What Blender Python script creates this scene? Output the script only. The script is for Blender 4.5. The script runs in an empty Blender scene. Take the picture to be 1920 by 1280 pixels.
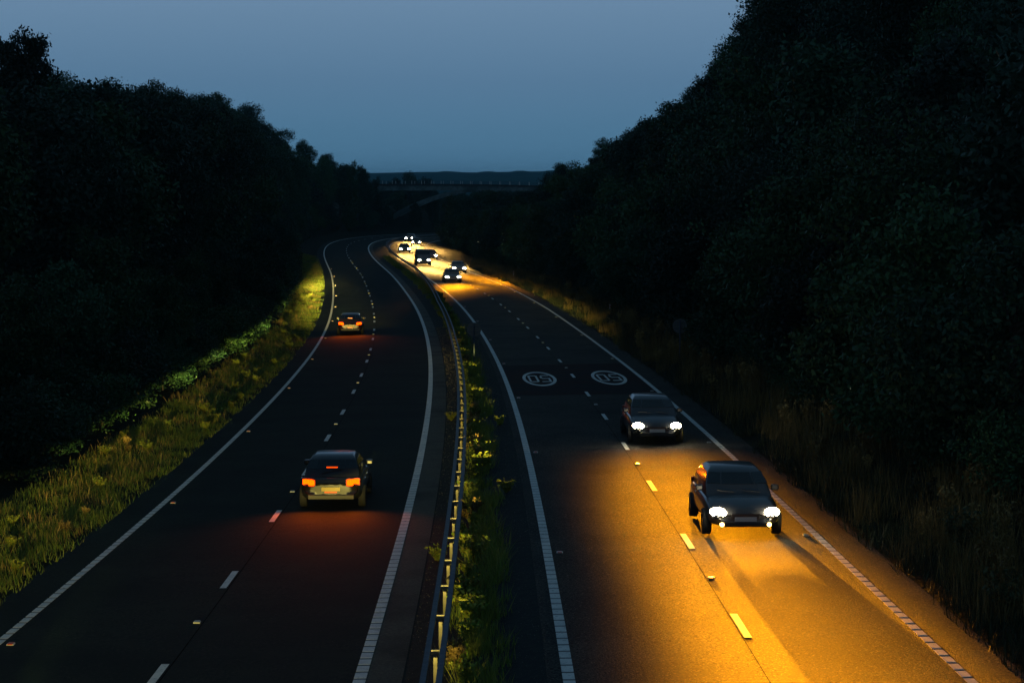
import bpy, math, random
import numpy as np
from mathutils import Vector, Matrix
R = math.radians
PI = math.pi
scn = bpy.context.scene
C = scn.collection
random.seed(7)
rng = np.random.default_rng(7)

# ------------------------------------------------------------------ camera
CAMH, FPX, PITCH = 8.3991, 3334.4, 0.0870014
cam_d = bpy.data.cameras.new('camera')
cam_d.sensor_width = 36.0
cam_d.lens = FPX / 1920 * 36
cam_d.clip_start = 0.5
cam_d.clip_end = 30000
cam = bpy.data.objects.new('camera', cam_d)
C.objects.link(cam)
cam.location = (0, 0, CAMH)
cam.rotation_euler = (PI / 2 - PITCH, 0, 0)
scn.camera = cam

# ------------------------------------------------------------------ sky, sun, exposure
SUN_EL, SUN_ROT = R(-4.0), R(200)
w = bpy.data.worlds.new('World')
scn.world = w
w.use_nodes = True
nt = w.node_tree
nt.nodes.clear()
out = nt.nodes.new('ShaderNodeOutputWorld')
bg = nt.nodes.new('ShaderNodeBackground')
bg.inputs['Strength'].default_value = 1.0
tc = nt.nodes.new('ShaderNodeTexCoord')
sep = nt.nodes.new('ShaderNodeSeparateXYZ')
nt.links.new(tc.outputs['Generated'], sep.inputs[0])
mr = nt.nodes.new('ShaderNodeMapRange')
mr.inputs['From Min'].default_value = 0.0
mr.inputs['From Max'].default_value = 1.0
nt.links.new(sep.outputs['Z'], mr.inputs['Value'])
cr = nt.nodes.new('ShaderNodeValToRGB')
els = cr.color_ramp.elements
SKY = [(0.0, (.090, .222, .368)), (.014, (.086, .216, .358)), (.032, (.088, .208, .342)), (.058, (.104, .212, .346)),
       (.104, (.150, .262, .402)), (.22, (.085, .155, .245)), (.45, (.040, .085, .135)), (1.0, (.022, .052, .085))]
els[0].position, els[0].color = SKY[0][0], SKY[0][1] + (1,)
els[1].position, els[1].color = SKY[-1][0], SKY[-1][1] + (1,)
for p_, c_ in SKY[1:-1]:
    e_ = els.new(p_)
    e_.color = c_ + (1,)
nt.links.new(mr.outputs[0], cr.inputs[0])
sky = nt.nodes.new('ShaderNodeTexSky')
sky.sky_type = 'NISHITA'
sky.sun_disc = False
sky.sun_elevation = SUN_EL
sky.sun_rotation = SUN_ROT
mx = nt.nodes.new('ShaderNodeMix')
mx.data_type = 'RGBA'
mx.inputs[0].default_value = 0.03
nt.links.new(cr.outputs[0], mx.inputs[6])
nt.links.new(sky.outputs[0], mx.inputs[7])
nt.links.new(mx.outputs[2], bg.inputs[0])
nt.links.new(bg.outputs[0], out.inputs[0])

sun_d = bpy.data.lights.new('afterglow_sun', 'SUN')
sun_d.energy = 0.02
sun_d.angle = R(12)
sun_d.color = (1, .85, .7)
sun = bpy.data.objects.new('afterglow_sun', sun_d)
C.objects.link(sun)
sun.rotation_euler = (R(84), 0, R(-20))
scn.view_settings.view_transform = 'Standard'
scn.view_settings.look = 'None'
scn.view_settings.exposure = 0.0
scn.view_settings.gamma = 1.0
scn.cycles.use_denoising = True
scn.cycles.max_bounces = 5
scn.cycles.diffuse_bounces = 2
scn.cycles.glossy_bounces = 3
scn.cycles.transparent_max_bounces = 4
scn.cycles.sample_clamp_indirect = 2.0
scn.cycles.volume_bounces = 0


# ------------------------------------------------------------------ materials
def mat(name, col, rough=.6, metal=0., noise=None, bump=None, emit=None, spec=None, ramp=None):
    """noise=(scale, colour2, detail, lo, hi) mixes a second colour; bump=(scale, strength, distance)"""
    m = bpy.data.materials.new(name)
    m.use_nodes = True
    n, l = m.node_tree.nodes, m.node_tree.links
    b = n['Principled BSDF']
    b.inputs['Base Color'].default_value = tuple(col) + (1,)
    b.inputs['Roughness'].default_value = rough
    b.inputs['Metallic'].default_value = metal
    if spec is not None:
        b.inputs['Specular IOR Level'].default_value = spec
    tco = None
    last = None
    if noise:
        tco = n.new('ShaderNodeTexCoord')
        for i, (sc, c2, det, lo, hi) in enumerate(noise if isinstance(noise, list) else [noise]):
            tx = n.new('ShaderNodeTexNoise')
            tx.inputs['Scale'].default_value = sc
            tx.inputs['Detail'].default_value = det
            l.new(tco.outputs['Object'], tx.inputs['Vector'])
            rp = n.new('ShaderNodeMapRange')
            rp.inputs['From Min'].default_value = lo
            rp.inputs['From Max'].default_value = hi
            l.new(tx.outputs['Fac'], rp.inputs['Value'])
            mi = n.new('ShaderNodeMix')
            mi.data_type = 'RGBA'
            l.new(rp.outputs[0], mi.inputs[0])
            if last is None:
                mi.inputs[6].default_value = tuple(col) + (1,)
            else:
                l.new(last, mi.inputs[6])
            mi.inputs[7].default_value = tuple(c2) + (1,)
            last = mi.outputs[2]
        l.new(last, b.inputs['Base Color'])
    if bump:
        tco = tco or n.new('ShaderNodeTexCoord')
        tx = n.new('ShaderNodeTexNoise')
        tx.inputs['Scale'].default_value = bump[0]
        tx.inputs['Detail'].default_value = 3
        l.new(tco.outputs['Object'], tx.inputs['Vector'])
        bp = n.new('ShaderNodeBump')
        bp.inputs['Strength'].default_value = bump[1]
        bp.inputs['Distance'].default_value = bump[2]
        l.new(tx.outputs['Fac'], bp.inputs['Height'])
        l.new(bp.outputs[0], b.inputs['Normal'])
    if emit:
        b.inputs['Emission Color'].default_value = tuple(emit[0]) + (1,)
        b.inputs['Emission Strength'].default_value = emit[1]
    return m


def leafmat(name, c1, c2, rough=.55, c3=None):
    """foliage whose colour varies from leaf to leaf and from plant to plant"""
    m = bpy.data.materials.new(name)
    m.use_nodes = True
    n, l = m.node_tree.nodes, m.node_tree.links
    b = n['Principled BSDF']
    b.inputs['Roughness'].default_value = rough
    b.inputs['Specular IOR Level'].default_value = .25
    g = n.new('ShaderNodeNewGeometry')
    oi = n.new('ShaderNodeObjectInfo')
    mi = n.new('ShaderNodeMix')
    mi.data_type = 'RGBA'
    l.new(g.outputs['Random Per Island'], mi.inputs[0])
    mi.inputs[6].default_value = c1 + (1,)
    mi.inputs[7].default_value = c2 + (1,)
    hv = n.new('ShaderNodeHueSaturation')
    mr_ = n.new('ShaderNodeMapRange')
    mr_.inputs['To Min'].default_value = .5
    mr_.inputs['To Max'].default_value = 1.9
    l.new(oi.outputs['Random'], mr_.inputs['Value'])
    l.new(mr_.outputs[0], hv.inputs['Value'])
    l.new(mi.outputs[2], hv.inputs['Color'])
    l.new(hv.outputs[0], b.inputs['Base Color'])
    return m


M = {}
M['asphalt'] = mat('asphalt', (.011, .020, .021), .9, spec=.12,
                   noise=[(14, (.034, .042, .040), 8, .42, .72), (1.3, (.020, .030, .029), 6, .50, .62), (.35, (.008, .015, .019), 3, .4, .8), (24, (.09, .09, .08), 2, .70, .76)],
                   bump=(60, .5, .012))
M['asphalt_pale'] = mat('asphalt_pale', (.075, .070, .060), .85, spec=.2,  # paler, browner asphalt than the lanes, for the strip by the reserve
                        noise=[(16, (.13, .12, .095), 8, .4, .7), (.5, (.02, .02, .02), 3, .45, .8), (50, (.16, .14, .11), 2, .64, .72)],
                        bump=(60, .5, .012))
M['asphalt_mid'] = mat('asphalt_oncoming', (.026, .028, .030), .85, spec=.15,
                       noise=[(22, (.085, .078, .065), 9, .40, .62), (.4, (.02, .021, .024), 3, .4, .75), (26, (.20, .17, .12), 2, .60, .68), (19, (.004, .004, .006), 3, .56, .64)],
                       bump=(30, .9, .02))
M['gravel'] = mat('gravel', (.014, .020, .022), .9, spec=.2,
                  noise=[(6, (.03, .034, .03), 8, .4, .7), (30, (.30, .27, .22), 3, .70, .74)], bump=(30, .8, .03))
M['red_surface'] = mat('red_surface', (.046, .016, .014), .9, spec=.12, noise=[(20, (.030, .022, .022), 6, .4, .7), (.6, (.024, .020, .022), 4, .42, .62)], bump=(60, .4, .01))
M['paint'] = mat('road_paint', (.80, .80, .76), .6, noise=[(2.2, (.60, .61, .60), 6, .45, .7), (14, (.30, .31, .31), 6, .58, .72)])
M['paint_dull'] = mat('road_paint_dull', (.10, .10, .10), .7, noise=(9, (.06, .06, .06), 5, .45, .75))
M['seam'] = mat('road_seam', (.006, .006, .006), .95, spec=0)
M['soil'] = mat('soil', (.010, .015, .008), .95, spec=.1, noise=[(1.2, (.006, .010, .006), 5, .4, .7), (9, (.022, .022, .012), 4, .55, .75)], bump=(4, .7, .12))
M['land'] = mat('land', (.010, .034, .030), .95, spec=0, noise=[(.004, (.020, .056, .036), 3, .45, .6), (.03, (.006, .020, .018), 5, .45, .65)])
M['bark'] = mat('bark', (.045, .042, .034), .9, noise=(5, (.02, .02, .018), 5, .4, .7), bump=(9, .6, .03))
M['bark_pale'] = mat('bark_pale', (.20, .22, .20), .8, noise=(4, (.08, .09, .08), 5, .45, .7), bump=(9, .4, .02))
M['bark_grey'] = mat('bark_grey', (.075, .085, .075), .85, noise=(4, (.035, .04, .035), 5, .45, .7))
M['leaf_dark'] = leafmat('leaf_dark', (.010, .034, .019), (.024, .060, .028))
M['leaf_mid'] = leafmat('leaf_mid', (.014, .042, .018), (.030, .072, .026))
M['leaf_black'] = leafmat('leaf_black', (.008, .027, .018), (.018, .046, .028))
M['grass'] = leafmat('grass', (.06, .13, .018), (.17, .17, .035))
M['grass_dry'] = leafmat('grass_dry', (.14, .095, .032), (.26, .18, .06))
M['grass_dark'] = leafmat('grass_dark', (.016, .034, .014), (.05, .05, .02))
M['weed'] = leafmat('weed', (.08, .15, .02), (.22, .21, .03))
M['steel'] = mat('galvanised_steel', (.07, .10, .14), .6, .3, noise=(6, (.04, .06, .09), 5, .4, .7))
M['steel_post'] = mat('galvanised_post', (.24, .22, .16), .7, .1, noise=(6, (.10, .10, .08), 5, .5, .75))
M['grey_sign'] = mat('sign_back_grey', (.12, .13, .13), .6, .3)
M['white_plastic'] = mat('white_plastic', (.6, .62, .6), .5)
M['concrete'] = mat('concrete', (.15, .20, .20), .85, noise=[(1.2, (.07, .10, .10), 6, .45, .7), (.25, (.05, .08, .08), 4, .45, .65)], bump=(6, .3, .02))
M['concrete_dark'] = mat('concrete_dark', (.05, .055, .055), .85, noise=(1.0, (.03, .035, .035), 5, .4, .7))
M['rubber'] = mat('rubber', (.015, .015, .016), .8)
M['rim'] = mat('alloy_rim', (.35, .36, .38), .3, .9)
M['glass'] = mat('car_glass', (.008, .010, .012), .05, spec=.8)
M['trim'] = mat('black_trim', (.02, .02, .022), .5)
M['plate_w'] = mat('plate_white', (.6, .6, .55), .4)
M['plate_y'] = mat('plate_yellow', (.55, .38, .04), .4)
M['chrome'] = mat('lamp_bowl', (.6, .6, .6), .15, 1.0)
M['head_near'] = mat('headlight_lit', (1, 1, 1), .2, emit=((1, .86, .55), 60))
M['head_fog'] = mat('foglight_lit', (1, 1, 1), .2, emit=((1, .60, .16), 14))
M['head_far'] = mat('headlight_lit_far', (1, 1, 1), .2, emit=((1, .90, .66), 110))
M['tail'] = mat('taillight_lit', (.4, .02, .0), .2, emit=((1, .055, .0), 6.0))
M['tail_dim'] = mat('taillight_dim', (.35, .02, .0), .2, emit=((1, .07, .0), 1.6))
M['stud'] = mat('stud_reflector', (.35, .35, .32), .3, emit=None)
M['stud_red'] = mat('stud_reflector_red', (.6, .10, .05), .3)
M['petal'] = mat('petal_white', (.75, .75, .7), .6)


def paint(name, col):
    m = mat(name, col, .3, .3)
    m.node_tree.nodes['Principled BSDF'].inputs['Coat Weight'].default_value = .6
    return m


# ------------------------------------------------------------------ mesh helpers
class MB:
    def __init__(s):
        s.v, s.f, s.mi = [], [], []

    def quad(s, a, b, c, d):
        n = len(s.v)
        s.v += [a, b, c, d]
        s.f.append((n, n + 1, n + 2, n + 3))

    def poly(s, pts):
        n = len(s.v)
        s.v += list(pts)
        s.f.append(tuple(range(n, n + len(pts))))

    def box(s, x0, x1, y0, y1, z0, z1):
        n = len(s.v)
        s.v += [(x, y, z) for z in (z0, z1) for y in (y0, y1) for x in (x0, x1)]
        for q in ((0, 2, 3, 1), (4, 5, 7, 6), (0, 1, 5, 4), (2, 6, 7, 3), (0, 4, 6, 2), (1, 3, 7, 5)):
            s.f.append(tuple(n + i for i in q))

    def tube(s, pts, rad, seg=8, cap=True):
        pts = [Vector(p) for p in pts]
        if not isinstance(rad, (list, tuple)):
            rad = [rad] * len(pts)
        n = len(s.v)
        for i, p in enumerate(pts):
            d = (pts[min(i + 1, len(pts) - 1)] - pts[max(i - 1, 0)]).normalized()
            u = d.cross(Vector((0, 0, 1)))
            if u.length < .05:
                u = d.cross(Vector((1, 0, 0)))
            u.normalize()
            v = u.cross(d)
            for k in range(seg):
                a = 2 * PI * k / seg
                s.v.append(tuple(p + (u * math.cos(a) + v * math.sin(a)) * rad[i]))
        for i in range(len(pts) - 1):
            for k in range(seg):
                a, b = n + i * seg + k, n + i * seg + (k + 1) % seg
                s.f.append((a, b, b + seg, a + seg))
        if cap:
            s.f.append(tuple(n + k for k in range(seg))[::-1])
            m0 = n + (len(pts) - 1) * seg
            s.f.append(tuple(m0 + k for k in range(seg)))

    def build(s, name, m, parent=None, smooth=False, bevel=0, subsurf=0, loc=None):
        me = bpy.data.meshes.new(name)
        me.from_pydata([tuple(p) for p in s.v], [], s.f)
        me.materials.append(m)
        if smooth:
            me.polygons.foreach_set('use_smooth', [True] * len(me.polygons))
        me.update()
        o = bpy.data.objects.new(name, me)
        C.objects.link(o)
        if parent:
            o.parent = parent
        if loc:
            o.location = loc
        if bevel:
            b = o.modifiers.new('bevel', 'BEVEL')
            b.width = bevel
            b.segments = 2
            b.limit_method = 'ANGLE'
        if subsurf:
            b = o.modifiers.new('sub', 'SUBSURF')
            b.levels = b.render_levels = subsurf
        return o


def fastmesh(name, verts, nper, m):
    """verts: (N*nper,3) array, faces are consecutive groups of nper"""
    verts = np.asarray(verts, np.float32).reshape(-1, 3)
    nv = len(verts)
    nf = nv // nper
    me = bpy.data.meshes.new(name)
    me.vertices.add(nv)
    me.vertices.foreach_set('co', verts.ravel())
    me.loops.add(nv)
    me.loops.foreach_set('vertex_index', np.arange(nv, dtype=np.int32))
    me.polygons.add(nf)
    me.polygons.foreach_set('loop_start', np.arange(0, nv, nper, dtype=np.int32))
    me.polygons.foreach_set('loop_total', np.full(nf, nper, np.int32))
    me.materials.append(m)
    me.update(calc_edges=True)
    return me


def link(name, me, parent=None, loc=None):
    o = bpy.data.objects.new(name, me)
    C.objects.link(o)
    if parent:
        o.parent = parent
    if loc is not None:
        o.location = loc
    return o


def tag(o, label=None, cat=None, group=None, kind=None):
    if label:
        o['label'] = label
    if cat:
        o['category'] = cat
    if group:
        o['group'] = group
    if kind:
        o['kind'] = kind
    return o


def empty(name, loc=(0, 0, 0), rz=0):
    o = bpy.data.objects.new(name, None)
    o.empty_display_size = .3
    C.objects.link(o)
    o.location = loc
    o.rotation_euler = (0, 0, rz)
    return o


def copy_thing(o, loc, rz=0., sc=(1, 1, 1)):
    c = o.copy()
    C.objects.link(c)
    c.location = loc
    c.rotation_euler = (0, 0, rz)
    c.scale = sc
    for ch in o.children:
        d = ch.copy()
        C.objects.link(d)
        d.parent = c
        for g in ch.children:
            e = g.copy()
            C.objects.link(e)
            e.parent = d
    return c


# ------------------------------------------------------------------ the line of the road
# s: metres along the middle of the central reserve, t: metres to its side (plus is the oncoming side)
KK = np.arange(0, 521, 40.)
KAP = np.array([-.1653, -.6451, -.6804, -.7588, -.2489, -.6863, .5817, 1.0401, 3.5097, 6.236, 8.9638, 11.0, 9.0, 5.0]) * 1e-3
SLP = np.array([-2.8503, -1.758, -1.502, -.4285, -.7136, -.2212, .342, .2805, -.1148, -.6203, -1.1258, -1.2, -1.0, -.8]) * 1e-2
SUP = np.array([.7696, 1.6492, 2.2019, 3.7449, 3.5014, -.6759, -2.2535, -2.0365, -1.9627, -1.8248, -1.6839, -1.581, -1.5, -1.5]) * 1e-2
SS = np.arange(-80, 701, 2.0)
_k = np.interp(SS, KK, KAP); _k[SS < 0] = 0; _k[SS > 520] = 0.002
_s = np.interp(SS, KK, SLP)
_u = np.interp(SS, KK, SUP)
i0 = int(np.where(SS == 0)[0][0])
_psi = np.zeros(len(SS)); _x = np.zeros(len(SS)); _y = np.zeros(len(SS)); _z = np.zeros(len(SS))
_psi[i0], _x[i0], _y[i0] = -.00698, -.8071, 20.0
for i in range(i0, len(SS) - 1):
    _psi[i + 1] = _psi[i] + (_k[i] + _k[i + 1])
    a_ = (_psi[i] + _psi[i + 1]) / 2
    _x[i + 1] = _x[i] + 2 * math.sin(a_); _y[i + 1] = _y[i] + 2 * math.cos(a_); _z[i + 1] = _z[i] + (_s[i] + _s[i + 1])
for i in range(i0, 0, -1):
    _psi[i - 1] = _psi[i]
    _x[i - 1] = _x[i] - 2 * math.sin(_psi[i]); _y[i - 1] = _y[i] - 2 * math.cos(_psi[i]); _z[i - 1] = _z[i] - (_s[i] + _s[i - 1])


def sm(a, b, x):
    q = np.clip((x - a) / (b - a), 0, 1)
    return q * q * (3 - 2 * q)


def surf(s, t, dz=0.):
    """point on the road surface or its flat continuation"""
    x = np.interp(s, SS, _x); y = np.interp(s, SS, _y); z = np.interp(s, SS, _z); p = np.interp(s, SS, _psi); u = np.interp(s, SS, _u)
    zR = .612 - .0022 * np.clip(s, 0, 420) - .0068 * t
    z = z + u * t + zR * sm(-1.2, 1.7, t) + dz
    return np.stack(np.broadcast_arrays(x + t * np.cos(p), y - t * np.sin(p), z), -1)


def psi(s):
    return float(np.interp(s, SS, _psi))


def bank(s, t):
    """height of the cutting above the road's own plane"""
    s = np.asarray(s, float); t = np.asarray(t, float)
    cl = np.interp(s, [0, 60, 200, 330, 380, 700], [7.5, 7.5, 7.0, 6.5, 4.5, 4.5])
    L = np.where(-t < 13.4, .45 * sm(10.2, 13.4, -t), .45 + (cl - .45) * sm(13.0, 27, -t) + 3.0 * sm(26, 60, -t))
    crr = np.interp(s, [0, 150, 230, 330, 380, 700], [10.5, 10.5, 8.0, 5.0, 4.5, 4.5])
    Rr = np.where(t < 11.4, .30 * sm(9.4, 11.4, t), .30 + (crr - .3) * sm(11.0, 30, t) + 4.0 * sm(28, 60, t))
    return np.where(t < 0, L, Rr)


def ground(s, t, dz=0.):
    """surface including verge and bank; the road's cross fall dies out up the bank"""
    s = np.asarray(s, float); t = np.asarray(t, float)
    tc_ = np.clip(t, -16, 16)
    P = surf(s, tc_)
    Q = surf(s, t)
    z = P[..., 2] + bank(s, t) + dz
    return np.stack([Q[..., 0], Q[..., 1], z], -1)


def project(P):
    X, Y, Z = P[0], P[1], P[2] - CAMH
    D = Y * math.cos(PITCH) - Z * math.sin(PITCH)
    V = Z * math.cos(PITCH) + Y * math.sin(PITCH)
    return 960 + FPX * X / D, 640 - FPX * V / D, D


def strip(name, s0, s1, ts, m, ds=2.0, dz=0., fn=surf, kind='structure', label=None):
    sv = np.arange(s0, s1 + 1e-6, ds)
    S_, T_ = np.meshgrid(sv, np.array(ts, float), indexing='ij')
    P = fn(S_, T_, dz).reshape(-1, 3)
    nt_ = len(ts)
    f = [(i * nt_ + j, i * nt_ + j + 1, (i + 1) * nt_ + j + 1, (i + 1) * nt_ + j) for i in range(len(sv) - 1) for j in range(nt_ - 1)]
    me = bpy.data.meshes.new(name)
    me.from_pydata(P.tolist(), [], f)
    me.materials.append(m)
    me.polygons.foreach_set('use_smooth', [True] * len(me.polygons))
    me.update()
    o = link(name, me)
    if kind:
        o['kind'] = kind
    if label:
        o['label'] = label
    return o


LL, LD, LR = -9.09, -5.487, -1.804
RL, RD, RR = 1.804, 5.160, 8.327

# ------------------------------------------------------------------ ground and carriageways
strip('road', -70, 690, [-10.15, LL, LD, -3.6, LR, -1.02], M['asphalt'], label='dark asphalt carriageway of the departing traffic')
strip('road', -70, 690, [1.45, RL, 3.5, RD, 6.7, RR, 9.35], M['asphalt_mid'], label='asphalt carriageway of the oncoming traffic')
strip('central_reserve', -70, 690, [-1.04, -.6, -.2, .2, .6, 1.0, 1.47], M['gravel'], dz=-.006)
strip('hard_strip', -70, 400, [-1.72, -1.05], M['asphalt_pale'], dz=.004, label='paler strip of asphalt beside the central edge line')
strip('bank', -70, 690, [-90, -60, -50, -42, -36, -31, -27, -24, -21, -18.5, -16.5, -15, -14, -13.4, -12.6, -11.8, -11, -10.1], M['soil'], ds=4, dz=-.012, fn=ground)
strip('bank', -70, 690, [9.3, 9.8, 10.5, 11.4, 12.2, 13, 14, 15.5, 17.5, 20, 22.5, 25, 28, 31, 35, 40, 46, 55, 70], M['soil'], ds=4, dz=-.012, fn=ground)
# the land beyond, reaching the horizon, with the low hill
gx = np.concatenate([np.arange(-9000, -2000, 500), np.arange(-2000, -700, 60), np.arange(-700, 701, 12), np.arange(760, 2001, 60), np.arange(2500, 9001, 500)])
gy = np.concatenate([[-2000, -500, 0, 300, 500, 700, 900], np.arange(1200, 5200, 60), [6000, 8000, 12000, 20000]])
GX, GY = np.meshgrid(gx, gy, indexing='ij')
lump = 2.2 * np.sin(GX / 150 + 1.3) + 1.6 * np.sin(GX / 67 + GY / 200) + 1.0 * np.sin(GX / 31 + .5)
ridge = np.interp(GX, [-4000, -900, -260, -60, 60, 180, 420, 900, 4000], [29, 32, 33.5, 34, 36, 40, 39, 35, 29]) + 1.6 * np.clip(np.sin(GX / 13.0 + 2 * np.sin(GX / 61)), -.2, 1) * (np.sin(GX / 97 + 1) > -.3)
GZ = -11 + (ridge + 11 + lump * .35) * sm(1500, 3400, GY) * (1 - .55 * sm(3600, 5200, GY))
GZ += 7.0 * np.exp(-((GY - 2000) / 260) ** 2) * sm(-250, 50, GX)
nx, ny = GX.shape
f = [(i * ny + j, (i + 1) * ny + j, (i + 1) * ny + j + 1, i * ny + j + 1) for i in range(nx - 1) for j in range(ny - 1)]
me = bpy.data.meshes.new('hill')
me.from_pydata(np.stack([GX, GY, GZ], -1).reshape(-1, 3).tolist(), [], f)
me.materials.append(M['land'])
me.polygons.foreach_set('use_smooth', [True] * len(me.polygons))
hill = tag(link('hill', me), 'open land rising to a low hazy hill beyond the arch bridge', kind='structure')


# ------------------------------------------------------------------ painted markings
def edge_line(t, wd, s0, s1, label, rib_to=260):
    strip('edge_line', s0, s1, [t - wd / 2, t + wd / 2], M['paint_dull'], dz=.008, label=label)
    mb = MB()
    s = s0
    while s < rib_to:
        a, b = s, s + .37
        q = [surf(a, t - wd / 2, .018), surf(a, t + wd / 2, .018), surf(b, t + wd / 2, .018), surf(b, t - wd / 2, .018)]
        g = [surf(a - .02, t - wd / 2, .009), surf(a - .02, t + wd / 2, .009), surf(b + .02, t + wd / 2, .009), surf(b + .02, t - wd / 2, .009)]
        mb.quad(*q)
        for k in range(4):
            mb.quad(g[k], g[(k + 1) % 4], q[(k + 1) % 4], q[k])
        s += .5
    while s < s1 - 4:
        mb.quad(surf(s, t - wd / 2, .014), surf(s, t + wd / 2, .014), surf(s + 4, t + wd / 2, .014), surf(s + 4, t - wd / 2, .014))
        s += 4
    o = mb.build('edge_line_ribs', M['paint'])
    tag(o, label + ', its raised ribs', kind='structure')


edge_line(LL, .17, -30, 470, 'ribbed white edge line beside the lit grass verge')
edge_line(LR, .22, -30, 470, 'ribbed white edge line beside the crash barrier, departing side')
edge_line(RL, .20, -30, 470, 'ribbed white edge line beside the crash barrier, oncoming side')
edge_line(RR, .17, -30, 470, 'ribbed white edge line beside the wooded bank, oncoming side')


def dashes(t, c0, n, label, wd=.12):
    sv = np.arange(0, 480, .5)
    P = surf(sv, np.full(len(sv), t))
    L = np.concatenate([[0], np.cumsum(np.linalg.norm(np.diff(P, axis=0), axis=1))])
    mb = MB()
    cs = []
    for k in range(-4, n):
        c = float(np.interp(c0 + 9 * k, L, sv)) if c0 + 9 * k > 0 else c0 + 9 * k
        cs.append(c)
        for j in range(2):
            a, b = c - 1 + j, c + j
            mb.quad(surf(a, t - wd / 2, .010), surf(a, t + wd / 2, .010), surf(b, t + wd / 2, .010), surf(b, t - wd / 2, .010))
    tag(mb.build('lane_line', M['paint']), label, kind='structure')
    return cs


csL = dashes(LD, 11.23, 42, 'broken white lane line of the departing carriageway', .15)
csR = dashes(RD, 12.44, 42, 'broken white lane line of the oncoming carriageway', .14)
strip('road_seam', -30, 300, [RD - .105, RD - .09], M['seam'], dz=.0035)
strip('road_seam', -30, 300, [LD + .115, LD + .13], M['seam'], dz=.0035)
strip('red_surfacing', 57.0, 73.0, [RL + .15, 3.5, RD, 6.7, RR - .12], M['red_surface'], ds=1.0, dz=.0045, label='dark red band of surfacing under the two speed roundels')


def roundel(t, label):
    """the 50 in a ring, painted long for drivers coming towards the camera"""
    mb = MB()
    a, b, wa, wb, c = .80, 3.75, .15, .62, 65.0
    N = 56
    for k in range(N):
        p, q = 2 * PI * k / N, 2 * PI * (k + 1) / N
        pts = [(a, b, p), (a, b, q), (a - wa, b - wb, q), (a - wa, b - wb, p)]
        mb.quad(*[tuple(surf(c + B * math.sin(x), t + A * math.cos(x), .010)) for A, B, x in pts])

    def bar(u0, u1, v0, v1):   # u to the driver's right, v up the character; the driver looks towards minus s
        n = 4
        for i in range(n):
            va, vb = v0 + (v1 - v0) * i / n, v0 + (v1 - v0) * (i + 1) / n
            mb.quad(*[tuple(surf(c - v, t - u, .011)) for u, v in ((u0, va), (u1, va), (u1, vb), (u0, vb))])
    H, W_, st, sl = 1.75, .46, .10, .36
    x = -.52   # five
    bar(x, x + W_, H - sl, H)
    bar(x, x + st, .15, H - sl)
    bar(x, x + W_ - st * .6, .15 - sl, .15)
    bar(x + W_ - st, x + W_, -H + sl * 1.5, .15 - sl)
    bar(x, x + W_ - st * .6, -H, -H + sl)
    x = .06    # nought
    bar(x + st * .6, x + W_ - st * .6, H - sl, H)
    bar(x + st * .6, x + W_ - st * .6, -H, -H + sl)
    bar(x, x + st, -H + sl * .6, H - sl * .6)
    bar(x + W_ - st, x + W_, -H + sl * .6, H - sl * .6)
    o = mb.build('speed_roundel', M['paint'])
    tag(o, label, 'road marking', 'speed limit roundels painted on the road')


roundel(3.45, 'white 50 in a ring painted in the oncoming lane beside the central reserve')
roundel(6.80, 'white 50 in a ring painted in the oncoming lane beside the wooded bank')


# ------------------------------------------------------------------ road studs
def make_stud(m):
    r = empty('road_stud')
    b = MB(); b.box(-.07, .07, -.07, .07, -.01, .018)
    b.build('housing', M['white_plastic'], r, bevel=.006)
    g = MB(); g.box(-.05, .05, -.075, .075, .004, .026)
    g.build('reflector', m, r)
    return r


def put_studs(t, cs, m, where):
    pr = make_stud(m)
    for i, s in enumerate(cs):
        o = pr if i == 0 else copy_thing(pr, (0, 0, 0))
        o.location = surf(s, t, .012)
        o.rotation_euler = (0, 0, -psi(s))
        tag(o, f'small reflective road stud {where}', 'road stud', f'road studs {where}')


put_studs(LD, [(a + b) / 2 for a, b in list(zip(csL, csL[1:]))[4:30:2]], M['stud'], 'between the departing lane dashes')
put_studs(RD, [(a + b) / 2 for a, b in list(zip(csR, csR[1:]))[4:24:2]], M['stud'], 'between the oncoming lane dashes')
put_studs(LL + .28, np.arange(14, 215, 18), M['stud_red'], 'along the verge edge line of the departing side')
put_studs(RL + .28, np.arange(20, 130, 18), M['stud_red'], 'along the central edge line of the oncoming side')
put_studs(RR - .25, np.arange(22, 150, 18), M['stud'], 'along the bank edge line of the oncoming side')


# ------------------------------------------------------------------ crash barrier
def tb(s):
    return float(np.interp(s, [-60, 0, 40, 90, 130, 165, 200, 260, 420], [-.45, -.44, -.40, -.30, 0.0, .70, 1.28, 1.38, 1.38]))


bar_ = empty('crash_barrier', tuple(surf(0, -.4)))
tag(bar_, 'long double railed steel crash barrier down the central reserve', 'crash barrier')
inv = Matrix.Translation(-Vector(surf(0, -.4)))
for sgn in (-1, 1):
    mb = MB()
    sv = list(np.arange(-26, 390, 3.0))
    pr = None
    for s in sv:
        t = tb(s) + sgn * .135
        c = inv @ Vector(surf(s, t, .60))
        p = psi(s)
        u = Vector((math.cos(p), -math.sin(p), 0))
        ring = [c - u * .05 - Vector((0, 0, .05)), c + u * .05 - Vector((0, 0, .05)), c + u * .05 + Vector((0, 0, .05)), c - u * .05 + Vector((0, 0, .05))]
        if pr:
            for k in range(4):
                mb.quad(pr[k], pr[(k + 1) % 4], ring[(k + 1) % 4], ring[k])
        else:
            mb.poly(ring[::-1])
        pr = ring
    mb.poly(pr)
    mb.build('rail', M['steel'], bar_)
post_me = MB()
post_me.box(-.035, .035, -.05, .05, -.3, .58)
post_me.box(-.075, .075, -.03, .03, .555, .645)
p0 = post_me.build('post', M['steel_post'], bar_, bevel=.006)
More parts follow.
